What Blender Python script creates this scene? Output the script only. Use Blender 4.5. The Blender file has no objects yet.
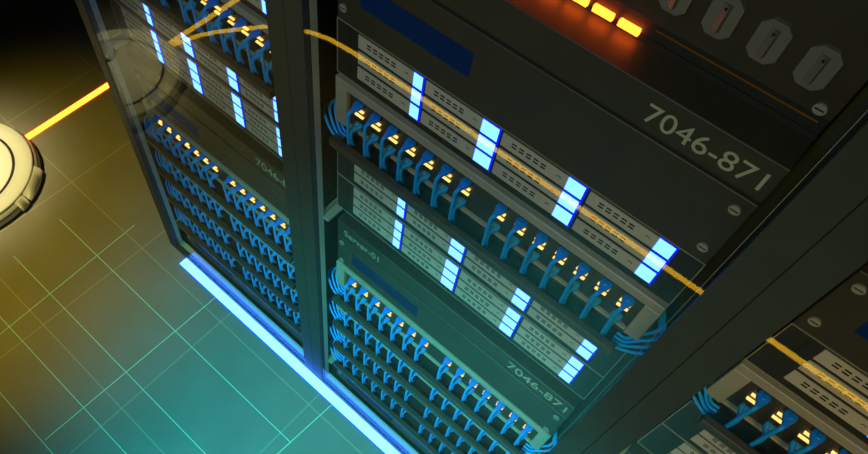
import bpy, bmesh, math
from mathutils import Vector, Matrix

# ------------------------------------------------------------------ camera, world, lights, exposure
C = bpy.context.scene.collection
sc = bpy.context.scene
H = 1.73            # camera height; z below is written as distance under the camera and turned into height by h()
D = 0.47386         # camera distance from the face plates (plane y = 0)
def h(z): return H + z
RX = (0.734999776461433, 0.6773857553280282, 0.030395181860288445)
RY = (0.5948268536607721, -0.6226030314462674, -0.5084746595435647)
RZ = (-0.32550935895250344, 0.39180863149322565, -0.8605403264936138)
cd = bpy.data.cameras.new('camera'); cam = bpy.data.objects.new('camera', cd); C.objects.link(cam)
# columns = camera right, up, backward in world space
right = Vector(RX); down = Vector(RY); fwd = Vector(RZ)
M = Matrix((( right.x, -down.x, -fwd.x, 0), (right.y, -down.y, -fwd.y, -D), (right.z, -down.z, -fwd.z, H), (0, 0, 0, 1)))
cam.matrix_world = M
cd.sensor_width = 36; cd.lens = 708.775 / 868 * 36
cd.shift_x = (434 - 363.62) / 868; cd.shift_y = (252.10 - 227) / 868
cd.clip_start = 0.01
sc.camera = cam

w = bpy.data.worlds.new('world'); sc.world = w; w.use_nodes = True
bg = w.node_tree.nodes['Background']; bg.inputs[0].default_value = (0.40, 0.48, 0.36, 1); bg.inputs[1].default_value = 0.02
sc.view_settings.view_transform = 'Standard'; sc.view_settings.look = 'None'
sc.view_settings.exposure = 0; sc.view_settings.gamma = 1; sc.view_settings.use_curve_mapping = False

def spot(name, loc, target, color, energy, angle, blend=1.0, size=0.12, spec=0.4):
    l = bpy.data.lights.new(name, 'SPOT'); l.color = color; l.energy = energy
    l.spot_size = math.radians(angle); l.spot_blend = blend; l.shadow_soft_size = size; l.specular_factor = spec
    o = bpy.data.objects.new(name, l); C.objects.link(o); o.location = loc
    o.rotation_euler = (Vector(target) - Vector(loc)).to_track_quat('-Z', 'Y').to_euler()
    return o
# spots added as coloured fill, without fixtures: cyan over the rack feet, amber over the robot and over the top of the row
spot('cyan_aisle_fill', (-0.15, -1.20, 1.40), (-0.20, -0.14, 0.04), (0.05, 0.68, 0.68), 225, 64)
spot('amber_robot_fill', (-1.80, -0.75, 2.05), (-1.70, -0.36, 0.0), (1.0, 0.90, 0.52), 260, 19)
spot('yellow_floor_fill', (-1.55, -0.9, 2.05), (-1.42, -0.34, 0.0), (1.0, 0.72, 0.03), 96, 38)  # added; stands in for the orange strip's bounce on the floor
spot('amber_row_fill', (-0.05, -1.4, 2.0), (-0.26, 0.0, 0.94), (1.0, 0.82, 0.28), 38, 58)
spot('orange_row_fill', (0.75, -1.3, 1.9), (0.45, 0.0, 0.95), (1.0, 0.50, 0.14), 44, 42)
spot('blue_row_fill', (-0.30, -1.35, 2.1), (-0.40, 0.0, 0.80), (0.01, 0.30, 1.0), 25, 66)  # added to keep the cables blue; no blue source there
sc.cycles.use_denoising = True
sc.cycles.max_bounces = 8
sc.cycles.sample_clamp_indirect = 4

# ------------------------------------------------------------------ materials
def mat(name, col, rough=0.5, metal=0.0, noise=0.12, scale=40, spec=0.5, emit=None, estr=0, bump=0.0):
    m = bpy.data.materials.new(name); m.use_nodes = True; nt = m.node_tree; b = nt.nodes['Principled BSDF']
    b.inputs['Roughness'].default_value = rough; b.inputs['Metallic'].default_value = metal
    b.inputs['Specular IOR Level'].default_value = spec
    if noise:
        tc = nt.nodes.new('ShaderNodeTexCoord'); n = nt.nodes.new('ShaderNodeTexNoise'); n.inputs['Scale'].default_value = scale
        n.inputs['Detail'].default_value = 4
        r = nt.nodes.new('ShaderNodeValToRGB'); nt.links.new(tc.outputs['Object'], n.inputs['Vector']); nt.links.new(n.outputs['Fac'], r.inputs[0])
        r.color_ramp.elements[0].position = 0.3; r.color_ramp.elements[1].position = 0.7
        r.color_ramp.elements[0].color = tuple(c * (1 - noise) for c in col) + (1,)
        r.color_ramp.elements[1].color = tuple(min(1, c * (1 + noise)) for c in col) + (1,)
        nt.links.new(r.outputs[0], b.inputs['Base Color'])
    else:
        b.inputs['Base Color'].default_value = tuple(col) + (1,)
    if emit:
        b.inputs['Emission Color'].default_value = tuple(emit) + (1,); b.inputs['Emission Strength'].default_value = estr
    return m
def emis(name, col):
    m = bpy.data.materials.new(name); m.use_nodes = True; nt = m.node_tree; nt.nodes.clear()
    o = nt.nodes.new('ShaderNodeOutputMaterial'); e = nt.nodes.new('ShaderNodeEmission')
    mx = max(col); e.inputs[0].default_value = tuple(c / mx for c in col) + (1,); e.inputs[1].default_value = mx
    nt.links.new(e.outputs[0], o.inputs[0]); return m
FRAME = mat('rack_frame_paint', (0.022, 0.034, 0.023), 0.6)
LITFACE = mat('frame_lit_face', (0.42, 0.47, 0.36), 0.4, noise=0.05)  # light on the door frame's inner faces, put into a paler colour
DARK = mat('dark_panel', (0.028, 0.031, 0.024), 0.55)
BLACKP = mat('charcoal_face', (0.016, 0.018, 0.015), 0.5)
BLACK = mat('black_metal', (0.010, 0.011, 0.010), 0.6)
PANEL = mat('blank_panel_paint', (0.034, 0.034, 0.020), 0.5, scale=25)
GREY = mat('drive_grey', (0.42, 0.44, 0.35), 0.45, noise=0.06)
BEZEL = mat('bezel_grey_green', (0.28, 0.31, 0.23), 0.45, noise=0.08, scale=20)
EDGE = mat('edge_metal', (0.25, 0.26, 0.18), 0.4)
SCREW = mat('screw_steel', (0.28, 0.30, 0.25), 0.35, noise=0)
KNOB = mat('socket_plastic', (0.14, 0.145, 0.125), 0.5, noise=0.05)
INK = mat('white_ink', (0.36, 0.41, 0.28), 0.6, noise=0)
DISP = mat('blue_display', (0.001, 0.013, 0.060), 0.6, noise=0, spec=0.1, emit=(0.0, 0.06, 0.3), estr=0.05)
CABLE = mat('blue_cable_jacket', (0.003, 0.36, 1.0), 0.4, noise=0.0, spec=0.2)
PLUG = mat('blue_plug_plastic', (0.006, 0.27, 1.0), 0.35, noise=0.0, spec=0.25)
PLUG2 = mat('teal_plug_plastic', (0.006, 0.32, 0.85), 0.35, noise=0.0, spec=0.25)
LED = emis('led_ice_blue', (0.42, 1.15, 6.0))
LEDHALO = emis('led_blue_halo', (0.003, 0.015, 1.0))
STRIP = emis('floor_strip_cyan', (0.46, 2.0, 11.0))
STRIPHALO = emis('floor_strip_blue_halo', (0.0, 0.16, 2.5))
ORANGE = emis('orange_glow', (5.5, 3.0, 0.10))
ORANGE2 = emis('orange_segment', (13.0, 1.5, 0.10))
ORLINE = emis('orange_dim_line', (0.04, 0.019, 0.002))
PORTLED = emis('port_led', (1.9, 1.1, 0.28))
CIRC = mat('circuit_green', (0.45, 0.85, 0.62), 0.5, noise=0, emit=(0.1, 1.0, 0.55), estr=0.06)
WHITE = mat('robot_shell', (0.80, 0.80, 0.74), 0.35, noise=0.02)
ROBGREY = mat('robot_side', (0.50, 0.49, 0.40), 0.4, noise=0.05)
RUBBER = mat('robot_rubber', (0.02, 0.018, 0.012), 0.6)

def glass_mat():
    m = bpy.data.materials.new('door_glass'); m.use_nodes = True; nt = m.node_tree; nt.nodes.clear()
    o = nt.nodes.new('ShaderNodeOutputMaterial'); t = nt.nodes.new('ShaderNodeBsdfTransparent'); g = nt.nodes.new('ShaderNodeBsdfGlossy')
    g.inputs['Roughness'].default_value = 0.0; t.inputs[0].default_value = (0.97, 0.985, 0.98, 1)
    x = nt.nodes.new('ShaderNodeMixShader'); x.inputs[0].default_value = 0.05
    nt.links.new(t.outputs[0], x.inputs[1]); nt.links.new(g.outputs[0], x.inputs[2]); nt.links.new(x.outputs[0], o.inputs[0]); return m
GLASS = glass_mat()

def floor_mat():
    m = bpy.data.materials.new('floor_tiles'); m.use_nodes = True; nt = m.node_tree; b = nt.nodes['Principled BSDF']
    b.inputs['Roughness'].default_value = 0.5
    tc = nt.nodes.new('ShaderNodeTexCoord'); sp = nt.nodes.new('ShaderNodeSeparateXYZ'); nt.links.new(tc.outputs['Object'], sp.inputs[0])
    def line(sock, off, period, half):
        a = nt.nodes.new('ShaderNodeMath'); a.operation = 'SUBTRACT'; a.inputs[1].default_value = off; nt.links.new(sock, a.inputs[0])
        p = nt.nodes.new('ShaderNodeMath'); p.operation = 'PINGPONG'; p.inputs[1].default_value = period / 2; nt.links.new(a.outputs[0], p.inputs[0])
        c = nt.nodes.new('ShaderNodeMath'); c.operation = 'LESS_THAN'; c.inputs[1].default_value = half; nt.links.new(p.outputs[0], c.inputs[0])
        return c.outputs[0]
    lx = line(sp.outputs[0], -1.1140, 0.3305, 0.0013); ly = line(sp.outputs[1], -0.1080, 0.3250, 0.0013)
    mx = nt.nodes.new('ShaderNodeMath'); mx.operation = 'MAXIMUM'; nt.links.new(lx, mx.inputs[0]); nt.links.new(ly, mx.inputs[1])
    n = nt.nodes.new('ShaderNodeTexNoise'); n.inputs['Scale'].default_value = 9; n.inputs['Detail'].default_value = 5; nt.links.new(tc.outputs['Object'], n.inputs['Vector'])
    r = nt.nodes.new('ShaderNodeValToRGB'); nt.links.new(n.outputs['Fac'], r.inputs[0])
    r.color_ramp.elements[0].position = 0.3; r.color_ramp.elements[0].color = (0.235, 0.225, 0.20, 1)
    r.color_ramp.elements[1].position = 0.7; r.color_ramp.elements[1].color = (0.265, 0.255, 0.23, 1)
    mix = nt.nodes.new('ShaderNodeMix'); mix.data_type = 'RGBA'; nt.links.new(mx.outputs[0], mix.inputs[0]); nt.links.new(r.outputs[0], mix.inputs[6])
    mix.inputs[7].default_value = (0.42, 0.41, 0.30, 1); nt.links.new(mix.outputs[2], b.inputs['Base Color'])
    return m
FLOOR = floor_mat()

# ------------------------------------------------------------------ mesh helpers
class MB:
    def __init__(self): self.bm = bmesh.new()
    def box(self, x0, x1, y0, y1, z0, z1, bev=0.0, seg=1):
        vs = [self.bm.verts.new(p) for p in ((x0,y0,z0),(x1,y0,z0),(x1,y1,z0),(x0,y1,z0),(x0,y0,z1),(x1,y0,z1),(x1,y1,z1),(x0,y1,z1))]
        fs = [self.bm.faces.new([vs[i] for i in f]) for f in ((0,3,2,1),(4,5,6,7),(0,1,5,4),(1,2,6,5),(2,3,7,6),(3,0,4,7))]
        if bev:
            es = list({e for f in fs for e in f.edges})
            bmesh.ops.bevel(self.bm, geom=es, offset=bev, segments=seg, affect='EDGES', profile=0.5)
        return self
    def prism(self, pts, axis, a, b):                 # polygon extruded along an axis
        def mk(p, t): return {'y': (p[0], t, p[1]), 'z': (p[0], p[1], t), 'x': (t, p[0], p[1])}[axis]
        A = [self.bm.verts.new(mk(p, a)) for p in pts]; B = [self.bm.verts.new(mk(p, b)) for p in pts]
        self.bm.faces.new(A); self.bm.faces.new(B[::-1]); n = len(pts)
        for i in range(n): self.bm.faces.new((A[i], B[i], B[(i+1) % n], A[(i+1) % n]))
        return self
    def cyl(self, c, r, axis, a, b, n=20):
        return self.prism([(c[0] + r*math.cos(2*math.pi*i/n), c[1] + r*math.sin(2*math.pi*i/n)) for i in range(n)], axis, a, b)
    def tube(self, pts, rad, n=8, smooth_n=0, flat=None):
        pts = [Vector(p) for p in pts]
        if smooth_n:
            out = []
            P = [pts[0]*2 - pts[1]] + pts + [pts[-1]*2 - pts[-2]]
            rr = rad if isinstance(rad, (list, tuple)) else [rad]*len(pts); R2 = []
            for i in range(1, len(P)-2):
                for k in range(smooth_n):
                    t = k/smooth_n; p0, p1, p2, p3 = P[i-1:i+3]
                    out.append(0.5*((2*p1) + (-p0+p2)*t + (2*p0-5*p1+4*p2-p3)*t*t + (-p0+3*p1-3*p2+p3)*t**3))
                    R2.append(rr[i-1]*(1-t) + rr[min(i, len(rr)-1)]*t)
            out.append(pts[-1]); R2.append(rr[-1]); pts, rad = out, R2
        if not isinstance(rad, (list, tuple)): rad = [rad]*len(pts)
        rings = []; up = None
        for i, p in enumerate(pts):
            d = (pts[min(i+1, len(pts)-1)] - pts[max(i-1, 0)]).normalized()
            if up is None: up = d.orthogonal().normalized()
            up = (up - d*up.dot(d)).normalized(); s = d.cross(up)
            rings.append([self.bm.verts.new(p + (up*math.cos(2*math.pi*k/n) + s*math.sin(2*math.pi*k/n))*rad[i]) for k in range(n)])
        for a, b in zip(rings, rings[1:]):
            for k in range(n): f = self.bm.faces.new((a[k], a[(k+1) % n], b[(k+1) % n], b[k])); f.smooth = True
        self.bm.faces.new(rings[0][::-1]); self.bm.faces.new(rings[-1])
        return self
    def lathe(self, prof, n=72, a0=0, a1=2*math.pi):  # prof: (r, z) list around the z axis
        full = abs(a1-a0-2*math.pi) < 1e-6; m = n if full else n+1
        cols = []
        for k in range(m):
            a = a0 + (a1-a0)*k/n; cols.append([self.bm.verts.new((r*math.cos(a), r*math.sin(a), z)) for r, z in prof])
        for k in range(m if full else m-1):
            A, B = cols[k], cols[(k+1) % m]
            for i in range(len(prof)-1):
                f = self.bm.faces.new((A[i], B[i], B[i+1], A[i+1])); f.smooth = True
        return self
    def build(self, name, material, parent=None, loc=None):
        bmesh.ops.recalc_face_normals(self.bm, faces=self.bm.faces[:])
        me = bpy.data.meshes.new(name); self.bm.to_mesh(me); self.bm.free(); me.materials.append(material)
        o = bpy.data.objects.new(name, me); C.objects.link(o)
        if parent: o.parent = parent
        if loc: o.location = loc
        return o
def empty(name, loc=(0, 0, 0)):
    o = bpy.data.objects.new(name, None); C.objects.link(o); o.location = loc; o.empty_display_size = 0.05; return o
def tag(o, label, cat, group=None):
    if not 4 <= len(label.replace('-', ' ').split()) <= 16: print('LONG', len(label.split()), label)
    o['label'] = label; o['category'] = cat
    if group: o['group'] = group
    elif 'group' in o.keys(): del o['group']
    return o
def copy_tree(o, parent=None):
    c = o.copy(); C.objects.link(c); c.parent = parent
    for ch in list(o.children): copy_tree(ch, c)
    return c
def kids(o): return [x for x in o.children]
def text_mesh(name, body, size, loc, material, parent, width=None):
    cu = bpy.data.curves.new(name, 'FONT'); cu.body = body; cu.size = size; cu.extrude = 0.00015; cu.offset = 0.0
    t = bpy.data.objects.new(name + '_tmp', cu); C.objects.link(t)
    bpy.context.view_layer.update()
    me = bpy.data.meshes.new_from_object(t.evaluated_get(bpy.context.evaluated_depsgraph_get()))
    bpy.data.objects.remove(t)
    xs = [v.co.x for v in me.vertices]; sx = width/(max(xs)-min(xs)) if width else 1
    for v in me.vertices: v.co = Vector(((v.co.x-min(xs))*sx, -v.co.z, v.co.y))
    me.materials.clear(); me.materials.append(material)
    o = bpy.data.objects.new(name, me); C.objects.link(o); o.parent = parent; o.location = loc; return o

# ------------------------------------------------------------------ the setting
fl = MB().box(-5, 5, -5, 5, -0.05, 0).build('floor', FLOOR); fl['kind'] = 'structure'
ce = MB().box(-5, 5, -5, 5, 2.7, 2.8).build('ceiling', DARK); ce['kind'] = 'structure'

# ------------------------------------------------------------------ prototypes (built in the frame of the middle rack)
XL, XR = -0.455, 0.027                # face plates' left and right edges
PITCH = 0.569
RACKS = ['left rack', 'middle rack', 'right rack']

def make_rack():
    r = empty('server_rack', (-0.2135, 0.40, 0))
    ox, oy = -0.2135, 0.40
    x0, x1 = -0.4980, 0.0705
    L = lambda a: a - ox
    Y = lambda a: a - oy
    TOP = 2.0
    MB().box(L(x0), L(x0)+0.004, Y(-0.028), Y(0.86), 0.01, TOP).build('side_panel', BLACK, r)
    MB().box(L(x1)-0.004, L(x1), Y(-0.028), Y(0.86), 0.01, TOP).build('side_panel', BLACK, r)
    MB().box(L(x0)+0.004, L(x1)-0.004, Y(0.85), Y(0.86), 0.01, TOP).build('back_panel', BLACK, r)
    MB().box(L(x0)+0.004, L(x1)-0.004, Y(-0.028), Y(0.85), TOP-0.01, TOP).build('top_panel', BLACK, r)
    MB().box(L(x0)+0.004, L(x1)-0.004, Y(-0.024), Y(0.85), 0.0, 0.012).build('base_panel', BLACK, r)
    # vertical mounting rails behind the face plates
    for a, b in ((-0.478, -0.458), (0.030, 0.050)):
        MB().box(L(a), L(b), Y(0.075), Y(0.09), 0.012, TOP-0.01, 0.001).build('mounting_rail', DARK, r)
    # short support rails seen in the gap left of the servers
    for z in (h(-0.985), h(-1.62)):
        for a, b in ((-0.472, -0.4555),):
            MB().box(L(a), L(b), Y(-0.022), Y(0.20), z-0.004, z, 0.0006).box(L(a), L(a)+0.003, Y(-0.022), Y(0.20), z-0.004, z+0.012).build('support_rail', BEZEL, r)
    # glass door: frame, pale strips for its lit inner faces, pane, hinge and screws
    f = MB()
    f.box(L(x0), L(-0.467), Y(-0.044), Y(-0.032), 0.002, TOP, 0.0006)
    f.box(L(0.0385), L(x1), Y(-0.044), Y(-0.032), 0.002, TOP, 0.0006)
    f.box(L(-0.467), L(0.0385), Y(-0.044), Y(-0.032), 0.002, 0.024, 0.0008)
    f.box(L(-0.467), L(0.0385), Y(-0.044), Y(-0.032), TOP-0.04, TOP, 0.0008)
    d = f.build('glass_door_assembly', FRAME, r)
    MB().box(L(-0.4690), L(-0.4670), Y(-0.0319), Y(-0.0205), 0.0255, TOP-0.042).build('lit_face_strip', LITFACE, d)
    MB().box(L(-0.4670), L(0.0385), Y(-0.0319), Y(-0.0180), 0.0215, 0.0240).build('lit_face_strip', LITFACE, d)
    MB().box(L(-0.4668), L(0.0383), Y(-0.0430), Y(-0.0418), 0.0245, TOP-0.042).build('glass_pane', GLASS, d)
    MB().box(L(0.0345), L(0.0351), Y(-0.0312), Y(-0.0306), 0.03, TOP-0.05).build('door_trim', EDGE, d)
    return r

def screw(parent, x, y, z, rad=0.0052):
    s = MB().cyl((x, z), rad, 'y', y-0.0022, y+0.001, 20)
    s = s.build('screw', SCREW, parent)
    MB().box(x-rad*0.75, x+rad*0.75, y-0.0026, y-0.0021, z-0.0007, z+0.0007).build('slot', DARK, s)
    return s

COLS = ((-0.420, -0.3355, -0.322), (-0.3175, -0.238, -0.2155), (-0.2105, -0.1270, -0.1060), (-0.1005, -0.0210, -0.0025))
def make_drive_server():
    """storage server: three rows of four drive modules, each with slots and a light block"""
    t = 0.0; hh = 0.0865
    r = empty('storage_server', (-0.214, 0, 0))
    L = lambda a: a + 0.214
    MB().box(L(XL), L(XR), 0.0002, 0.004, -hh, 0).box(L(XL)+0.02, L(XR)-0.02, 0.004, 0.50, -hh+0.002, -0.002).build('chassis', BLACKP, r)
    e = 0.0011
    MB().box(L(XL), L(XR), -0.0005, 0.001, -e, 0).box(L(XL), L(XR), -0.0005, 0.001, -hh, -hh+e)\
        .box(L(XL), L(XL)+e, -0.0005, 0.001, -hh+e, -e).box(L(XR)-e, L(XR), -0.0005, 0.001, -hh+e, -e).build('bezel_rim', EDGE, r)
    MB().box(L(-0.4335), L(-0.4325), -0.0002, 0.001, -hh+e, -e).build('bezel_groove', BLACK, r)
    MB().box(L(0.0085), L(0.0092), -0.0002, 0.001, -hh+e, -e).build('bezel_groove', BLACK, r)
    for row in range(3):
        z1 = -0.0042 - row*0.0248; z0 = z1 - 0.0198
        for a, b, c in COLS:
            m = MB().box(L(a), L(b), -0.0008, 0.0002, z0, z1).build('drive_module', GREY, r)
            s = MB(); w_ = (b-a)
            for k in range(5):
                sx = L(a) + w_*0.16 + k*w_*0.112
                for dz in (0.0082, 0.0128):
                    s.box(sx, sx+w_*0.075, -0.0011, -0.0007, z0+dz-0.0011, z0+dz+0.0011)
            s.build('vent_slots', BLACK, m)
            k = MB(); cx, cz, rr = L(a)+w_*0.88, z0+0.0095, 0.0024
            k.tube([(cx+rr*math.cos(q), -0.0010, cz+rr*math.sin(q)) for q in [0.2+i*0.35 for i in range(9)]], 0.00045, 5)
            k.build('handle_mark', DARK, m)
            MB().box(L(b)+0.0005, L(c), -0.0012, 0.0002, z0, z1).build('status_light', LED, m)
            MB().box(L(c), L(c)+0.0022, -0.0010, 0.0002, z0-0.0024, z1+0.0024).box(L(b)-0.0006, L(c), -0.0005, 0.0002, z0-0.0013, z0).box(L(b)-0.0006, L(c), -0.0005, 0.0002, z1, z1+0.0013).build('glow_rim', LEDHALO, m)  # blue side of the block, and its glow built as an emissive rim
    return r

def make_panel(hh):
    """blank instrument panel with display, screws and number; its top edge at z = 0"""
    r = empty('control_unit', (-0.214, 0, 0)); L = lambda a: a + 0.214
    g0, g1 = -0.0435, -0.0485
    MB().box(L(XL), L(XR), 0.0, 0.10, g0, 0, 0.0008).build('upper_plate', PANEL, r)
    MB().box(L(XL)+0.001, L(XR)-0.001, 0.004, 0.10, g1, g0).build('groove', BLACK, r)
    MB().box(L(XL), L(XR), 0.0, 0.10, -hh, g1, 0.0008).build('lower_plate', PANEL, r)
    MB().box(L(-0.420), L(-0.2665), -0.0006, 0.001, -0.110, -0.0765, 0.0002).build('display', DISP, r)
    for z in (-0.0645, -0.126):
        screw(r, L(0.0145), 0, z); screw(r, L(-0.4445), 0, z)
    text_mesh('number_lettering', '7046-871', 0.0300, (L(-0.0905), -0.0003, -0.0335), INK, r, width=0.109)
    return r

def make_patch_panel():
    """patch panel: grey bezel around a dark port field with 14 pairs of ports; top at z = 0"""
    r = empty('patch_bay', (-0.214, 0, 0)); L = lambda a: a + 0.214
    hh = 0.084; a, b, t, bo = L(-0.435), L(0.0085), -0.0145, -hh+0.004
    m = MB()
    m.box(L(XL), L(XR), -0.004, 0.006, t, 0, 0.0008); m.box(L(XL), a, -0.004, 0.006, -hh, t, 0.0008)
    m.box(b, L(XR), -0.004, 0.006, -hh, t, 0.0008); m.box(a, b, -0.002, 0.006, -hh, bo, 0.0006)
    m.build('bezel', BEZEL, r)
    MB().box(a, b, 0.003, 0.05, bo, t).build('port_field', DARK, r)
    for x in PORTX:
        for z in (-0.027, -0.0665):
            p = MB().box(L(x)-0.0072, L(x)+0.0072, 0.0012, 0.003, z-0.0052, z+0.0052, 0.0004).build('port', BLACK, r)
            zl = z - 0.0130 if z > -0.05 else z + 0.0160
            MB().box(L(x)-0.0082, L(x)+0.0062, -0.0005, 0.003, zl-0.0009, zl+0.0009, 0.0002).build('port_light', PORTLED, p)
    return r
PORTX = [-0.415 + 0.0295*k for k in range(7)] + [-0.184 + 0.0293*k for k in range(7)]

def make_tray():
    """cable tray with a front lip, open ends; the lip's top at z = 0"""
    r = empty('cable_tray', (-0.214, 0, 0)); L = lambda a: a + 0.214
    x0, x1 = L(-0.4400), L(0.0125)
    MB().box(x0, x1, -0.0325, -0.0225, -0.0150, 0, 0.0008).build('front_lip', PANEL, r)
    MB().box(x0, x1, -0.0225, 0.004, -0.0150, -0.0135).build('trough', BLACK, r)
    MB().box(x0, x1, 0.004, 0.05, -0.0200, -0.0005).build('back_wall', BLACK, r)
    return r

def make_cable(upper):
    """one patch cable from its port (origin) out of the panel and down into the tray"""
    r = empty('patch_cable')
    p = MB()                       # connector: body in the port, flared boot tapering to the cord
    dx = -0.0015
    secs = [(0.0015, 0.0064, 0.0033), (-0.0030, 0.0067, 0.0035), (-0.0060, 0.0060, 0.0034), (-0.0120, 0.0034, 0.0030), (-0.0165, 0.0026, 0.0026)]
    rings = []
    for y, a, b in secs:
        zz = -0.0 if y > -0.005 else -0.0005
        rings.append([p.bm.verts.new((q[0]*a, y, zz + q[1]*b)) for q in ((-1, -0.6), (-0.7, -1), (0.7, -1), (1, -0.6), (1, 0.6), (0.7, 1), (-0.7, 1), (-1, 0.6))])
    for A, B in zip(rings, rings[1:]):
        for k in range(8): p.bm.faces.new((A[k], A[(k+1) % 8], B[(k+1) % 8], B[k]))
    p.bm.faces.new(rings[0]); p.bm.faces.new(rings[-1][::-1])
    p.box(-0.0022, 0.0022, -0.0075, 0.0, 0.0034, 0.0050, 0.0004)
    p.build('plug', PLUG if upper else PLUG2, r)
    zt = -0.0725 if upper else -0.0330           # how far the tray floor is below this port
    if upper:
        pts = [(0, -0.0150, -0.0005), (-0.001, -0.0190, -0.003), (-0.0015, -0.0200, -0.009), (-0.0015, -0.0195, -0.030), (-0.0010, -0.0190, -0.055), (-0.0005, -0.0180, zt)]
    else:
        pts = [(0, -0.0130, -0.0005), (0.0005, -0.0160, -0.0030), (0.0008, -0.0168, -0.008), (0.0012, -0.0150, -0.020), (0.002, -0.0110, zt)]
    MB().tube(pts, 0.0025, 8, 4).build('cord', CABLE, r)
    return r

def make_loop(side, k):
    """a cable of the bundle leaving a tray's end and turning back into the rack; origin at the tray end"""
    s = side; y0 = -0.0185 + 0.0058*k; e = 0.0055*k; q = 0.0035*k
    pts = [(-s*0.006, y0, -0.0105), (s*0.006, y0, -0.0085), (s*(0.024-e*0.5), y0+0.005, -0.002+q), (s*(0.043-e), y0+0.018, 0.004+q),
           (s*(0.042-e), y0+0.034, 0.007+q), (s*(0.026-e*0.7), y0+0.048, 0.008+q), (s*0.012, 0.068, 0.004)]
    r = empty('patch_cable')
    MB().tube(pts, 0.0021, 8, 5).build('cord', CABLE, r)
    return r

def make_breaker_unit():
    """top unit: row of eight-sided covers, orange segments and a thin orange line; recessed 42 mm; bottom at z = 0"""
    r = empty('power_unit', (-0.214, 0.042, 0)); L = lambda a: a + 0.214
    MB().box(L(XL), L(XR), 0, 0.30, 0.006, 0.175, 0.001).build('chassis', BLACK, r)
    MB().box(L(XL), L(XR), -0.002, 0.004, 0.023, 0.175, 0.0008).build('front_plate', PANEL, r)
    MB().box(L(XL), L(XR), 0, 0.003, 0.0, 0.006).build('foot_bar', BLACK, r)
    for i in range(7):
        x = L(-0.1455) - i*0.0262
        MB().box(x-0.0101, x+0.0101, -0.0045, 0.0, 0.0048, 0.0114, 0.0004).build('orange_light', ORANGE2, r)
    x = L(-0.1480) 
    MB().box(L(-0.1235), L(0.020), -0.0028, -0.0018, 0.0178, 0.0190).build('orange_line', ORLINE, r)
    for i in range(10):
        cx, cz = L(-0.0047) - i*0.0385, 0.0602; w_, g_ = 0.0122, 0.0185; c = 0.0062
        o = MB().prism([(cx-w_, cz-g_+c), (cx-w_+c, cz-g_), (cx+w_-c, cz-g_), (cx+w_, cz-g_+c), (cx+w_, cz+g_-c), (cx+w_-c, cz+g_), (cx-w_+c, cz+g_), (cx-w_, cz+g_-c)], 'y', -0.006, -0.002)
        o = o.build('socket_cover', KNOB, r)
        MB().prism([(cx-0.004, -0.006), (cx+0.0020, -0.0105), (cx+0.0035, -0.006)], 'z', cz-0.0125, cz+0.0125).build('latch_ridge', KNOB, o)
        MB().box(cx-0.0008, cx+0.0012, -0.0112, -0.0100, cz+0.0095, cz+0.0115).build('latch_hole', BLACK, o)
    screw(r, L(0.0150), -0.002, 0.030)
    return r

rack0 = make_rack(); server0 = make_drive_server(); panel0 = make_panel(0.1450); panel1 = make_panel(0.1365); patch0 = make_patch_panel(); tray0 = make_tray()
unit0 = make_breaker_unit()
up0, lo0 = make_cable(True), make_cable(False)
loops = {(s, k): make_loop(s, k) for s in (-1, 1) for k in range(4)}
used = set()
def put(proto, loc, label, cat, group=None):
    o = proto if proto.name not in used else copy_tree(proto)
    used.add(proto.name); o.location = loc; return tag(o, label, cat, group)

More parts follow.
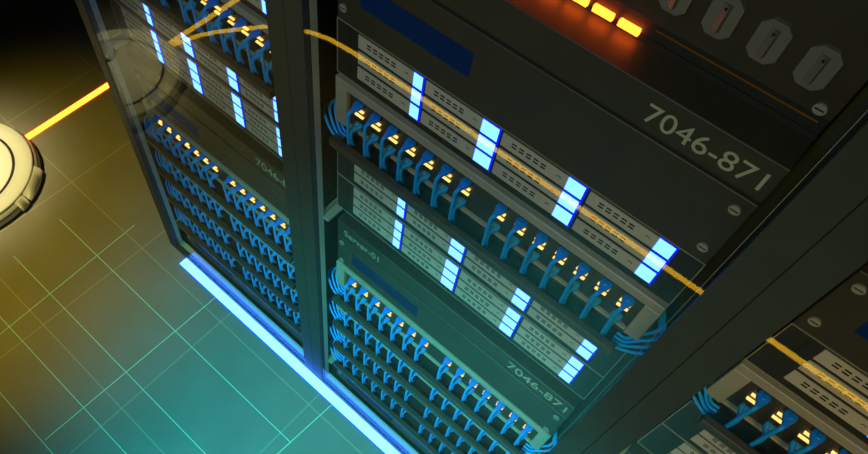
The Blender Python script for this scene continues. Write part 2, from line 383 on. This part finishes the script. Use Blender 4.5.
ORD = ['first', 'second', 'third', 'fourth', 'fifth', 'sixth', 'seventh', 'eighth', 'ninth', 'tenth', 'eleventh', 'twelfth', 'thirteenth', 'fourteenth']
P1 = -0.664                                    # tops of the patch panels
ROWS = [('single patch panel', P1)] + [(n + ' row of the lower patch block', -1.139 - 0.114*k) for k, n in enumerate(['top', 'second', 'third', 'bottom'])]
SHORT = ['patch panel between the light rows', 'top lower patch row', 'second lower patch row', 'third lower patch row', 'bottom patch row']
for ri, (rn, dx) in enumerate(zip(RACKS, (-PITCH, 0.0, PITCH))):
    put(rack0, (-0.2135 + dx, 0.40, 0), 'tall dark server rack, the ' + ['leftmost of the row, reflecting the robot', 'middle one of the row', 'rightmost of the row, cut off by the photo'][ri], 'server rack', 'server racks in a row')
    put(unit0, (-0.214 + dx, 0.042, h(-0.427)), 'dark unit with eight-sided grey covers and orange lights, top of ' + rn, 'power unit', 'dark units with eight-sided covers')
    for nm, z in (('above the upper light rows', -0.427), ('with 7046-871 above the lower patch block', -1.002)):
        o = put(panel0 if z > -1 else panel1, (-0.214 + dx, 0, h(z)), 'dark panel with blue display in ' + rn + ', ' + nm, 'control panel', 'dark control panels with blue display')
        if ri == 1 and z < -1:
            q = [c for c in kids(o)][0]
            MB().box(-0.441+0.214, -0.3545+0.214, -0.0012, 0.0, -0.0385, -0.0085, 0.0004).build('name_plate', FRAME, o)
            text_mesh('server_lettering', 'Server-01', 0.0235, (-0.4375+0.214, -0.00145, -0.0305), INK, o, width=0.078)
    for nm, z in (('just under the upper display panel', -0.5725), ('below the single patch panel', -0.7860), ('directly above the dark number panel', -0.8727)):
        put(server0, (-0.214 + dx, 0, h(z)), 'grey server with ice-blue lights, ' + nm + ', ' + rn, 'server', 'servers with ice-blue light blocks')
    for k, (nm, z) in enumerate(ROWS):
        put(patch0, (-0.214 + dx, 0, h(z)), 'grey-rimmed patch panel with glowing ports, ' + nm + ', ' + rn, 'patch panel', 'patch panels')
        put(tray0, (-0.214 + dx, 0, h(z - 0.0865)), 'dark cable tray under the ' + SHORT[k] + ' of ' + rn, 'cable tray', 'cable trays under the patch panels')
        for i, x in enumerate(PORTX):
            if ri == 2 and (k > 0 or i > 4): continue
            for up, pr, pz in ((True, up0, -0.027), (False, lo0, -0.0665)):
                put(pr, (x + dx, 0.0, h(z + pz)), 'blue cable in %s port %s from left, %s, %s' % ('upper' if up else 'lower', ORD[i], SHORT[k], rn), 'cable', 'blue patch cables plugged into the panels')
        for s in (-1, 1):
            if ri == 2 and (s > 0 or k > 0): continue
            for q in range(4):
                put(loops[(s, q)], ((-0.4365 if s < 0 else 0.0100) + dx, 0, h(z - 0.0865)),
                    'blue cable loop, %s of four off the %s tray end, %s, %s' % (['outermost', 'second', 'third', 'innermost'][q], 'left' if s < 0 else 'right', ['single panel', 'top lower row', 'second lower row', 'third lower row', 'bottom row'][k], rn), 'cable', 'blue cables looping out of the tray ends')
# bottom panel of each rack
bp = empty('foot_unit', (-0.214, -0.012, h(-1.69)))
bp_l = lambda a: a + 0.214
MB().box(bp_l(-0.448), bp_l(0.022), 0, 0.20, 0.0, 0.088, 0.0008).build('plate', PANEL, bp)
MB().box(bp_l(-0.413), bp_l(-0.262), -0.0008, 0.001, 0.014, 0.046, 0.0002).build('display', DISP, bp)
for z in (0.030, 0.055): screw(bp, bp_l(-0.437), 0, z, 0.0045)
for ri, dx in ((0, -PITCH), (1, 0.0)):
    put(bp, (-0.214 + dx, -0.012, h(-1.69)), 'low dark panel with blue display at the very bottom of ' + RACKS[ri], 'kick panel', 'dark panels at the rack feet')

# ------------------------------------------------------------------ lights in the floor
s = empty('light_strip', (-0.2, -0.056, 0))
MB().box(-0.798, 2.0, -0.0120, 0.0120, 0.0, 0.004, 0.0006).build('light_bar', STRIP, s)
MB().box(-0.8000, 2.0, 0.0122, 0.0140, 0.0, 0.0030).build('glow_rim', STRIPHALO, s)  # the strip's blue halo, built as glowing edges on both sides
MB().box(-0.8000, 2.0, -0.0142, -0.0122, 0.0, 0.0025).build('glow_rim', STRIPHALO, s)
tag(s, 'long glowing blue light strip on the floor along the rack feet', 'light strip')

def ribbon(name, pts, wd, z, m):
    b = bmesh.new(); V = [Vector((p[0], p[1], 0)) for p in pts]; rows = []
    for i, p in enumerate(V):
        d = (V[min(i+1, len(V)-1)] - V[max(i-1, 0)]).normalized(); n = Vector((-d.y, d.x, 0))*wd/2
        rows.append([b.verts.new((q.x, q.y, zz)) for q in (p-n, p+n) for zz in (0.0, z)])
    for A, B in zip(rows, rows[1:]):
        b.faces.new((A[1], A[3], B[3], B[1])); b.faces.new((A[0], A[1], B[1], B[0])); b.faces.new((A[3], A[2], B[2], B[3])); b.faces.new((A[2], A[0], B[0], B[2]))
    for A in (rows[0], rows[-1]): b.faces.new((A[0], A[1], A[3], A[2]))
    bmesh.ops.recalc_face_normals(b, faces=b.faces[:])
    me = bpy.data.meshes.new(name); b.to_mesh(me); b.free(); me.materials.append(m)
    o = bpy.data.objects.new(name, me); C.objects.link(o); return o
o = ribbon('light_strip', [(-1.681, -0.12), (-1.681, 0.30)], 0.020, 0.002, ORANGE2); tag(o, 'glowing orange light strip on the floor running from robot to left rack', 'light strip')
o = ribbon('light_strip', [(-1.688, -0.545), (-1.690, -1.8)], 0.020, 0.002, ORANGE); tag(o, 'straight upper branch of the orange strip mirrored in the left rack glass', 'light strip')
o = ribbon('light_strip', [(-1.676, -0.545), (-1.645, -0.645), (-1.615, -0.698), (-1.577, -0.750), (-1.517, -0.831), (-1.46, -0.883), (-1.388, -0.919), (-1.316, -0.943), (-1.213, -0.953), (-0.9, -0.958), (-0.4, -0.955), (0.3, -0.953), (1.6, -0.953)], 0.017, 0.002, ORANGE)
tag(o, 'long curving orange strip mirrored as a yellow band across the glass doors', 'light strip')
CL = [((-1.3603, -0.2094), (-0.42, -0.206), 'parallel to the blue strip and nearest to it'),
      ((-1.3486, -0.3681), (-0.50, -0.3655), 'parallel to the blue strip, second from it'),
      ((-1.25, -0.4975), (-0.62, -0.4945), 'parallel to the blue strip, third from it'),
      ((-1.10, -0.6141), (-0.75, -0.6137), 'parallel to the blue strip, farthest away near the corner'),
      ((-1.169, -0.60), (-1.1906, -0.0741), 'crossing the floor toward the left foot of the left rack'),
      ((-0.8544, -0.6074), (-0.8485, -0.0708), 'crossing to the middle of the left rack foot'),
      ((-0.4215, -0.26), (-0.4106, -0.0700), 'crossing to the blue strip under the middle rack')]
for a, b_, n in CL:
    o = ribbon('circuit_line', [a, b_], 0.0018, 0.0005, CIRC); tag(o, 'thin green floor line ' + n, 'floor line', 'thin green lines on the floor')

# ------------------------------------------------------------------ robot vacuum
rb = empty('robot_vacuum', (-1.660, -0.319, 0))
TOPZ = 0.050
R0 = 0.201
MB().lathe([(0, TOPZ-0.003), (0.1527, TOPZ-0.003), (0.1530, TOPZ), (R0-0.004, TOPZ), (R0, TOPZ-0.002), (R0+0.0005, TOPZ-0.006), (R0-0.004, TOPZ-0.007), (0, TOPZ-0.007)], 96).build('top_disc', WHITE, rb)
MB().lathe([(0, TOPZ-0.0025), (0.1453, TOPZ-0.0025), (0.1453, TOPZ+0.0005), (0.1430, TOPZ+0.001), (0, TOPZ+0.001)], 96).build('lid', WHITE, rb)
MB().lathe([(0.1455, TOPZ-0.0028), (0.1525, TOPZ-0.0028), (0.1525, TOPZ+0.0002), (0.1455, TOPZ+0.0002), (0.1455, TOPZ-0.0028)], 96).build('lid_ring', RUBBER, rb)
MB().lathe([(0, TOPZ-0.0072), (R0-0.003, TOPZ-0.0072), (R0+0.006, TOPZ-0.014), (R0+0.011, 0.022), (R0+0.011, 0.012), (R0+0.006, 0.010), (0, 0.010)], 96).build('body', ROBGREY, rb)
MB().lathe([(0, 0.0098), (R0-0.005, 0.0098), (R0-0.012, 0.005), (R0-0.03, 0.004), (0, 0.004)], 96).build('underbody', RUBBER, rb)
MB().lathe([(R0+0.0070, 0.0305), (R0+0.0094, 0.0300), (R0+0.0099, 0.0286), (R0+0.0080, 0.0280), (R0+0.0070, 0.0305)], 96).build('body_seam', RUBBER, rb)
MB().lathe([(R0+0.002, 0.004), (R0+0.0150, 0.004), (R0+0.0190, 0.009), (R0+0.0180, 0.016), (R0+0.0115, 0.0185), (R0+0.002, 0.0185), (R0+0.002, 0.004)], 40, math.radians(-150), math.radians(-38)).build('bumper', RUBBER, rb)
for a, ha in ((18, 4), (38, 14)):
    a = math.radians(a); ha = math.radians(ha); c = MB()
    c.lathe([(R0-0.001, 0.010), (R0+0.0180, 0.010), (R0+0.0190, 0.018), (R0+0.0140, 0.033), (R0+0.0060, 0.0425), (R0-0.001, 0.0428), (R0-0.001, 0.010)], 3, a-ha, a+ha)
    c.bm.faces.ensure_lookup_table()
    bmesh.ops.holes_fill(c.bm, edges=[e for e in c.bm.edges if e.is_boundary])
    c.build('side_cover', ROBGREY, rb)
for a in (-0.14, 0.09): MB().box(-0.03, 0.03, a, a+0.02, 0.0, 0.03, 0.006).build('wheel', RUBBER, rb)
tb = MB().lathe([(0, TOPZ+0.018), (0.036, TOPZ+0.018), (0.040, TOPZ+0.015), (0.041, TOPZ+0.001), (0, TOPZ+0.001)], 48).build('sensor_turret', ROBGREY, rb); tb.location = (-0.09, -0.02, 0)
tag(rb, 'round white robot vacuum with black ring on its lid, on the floor', 'robot vacuum')
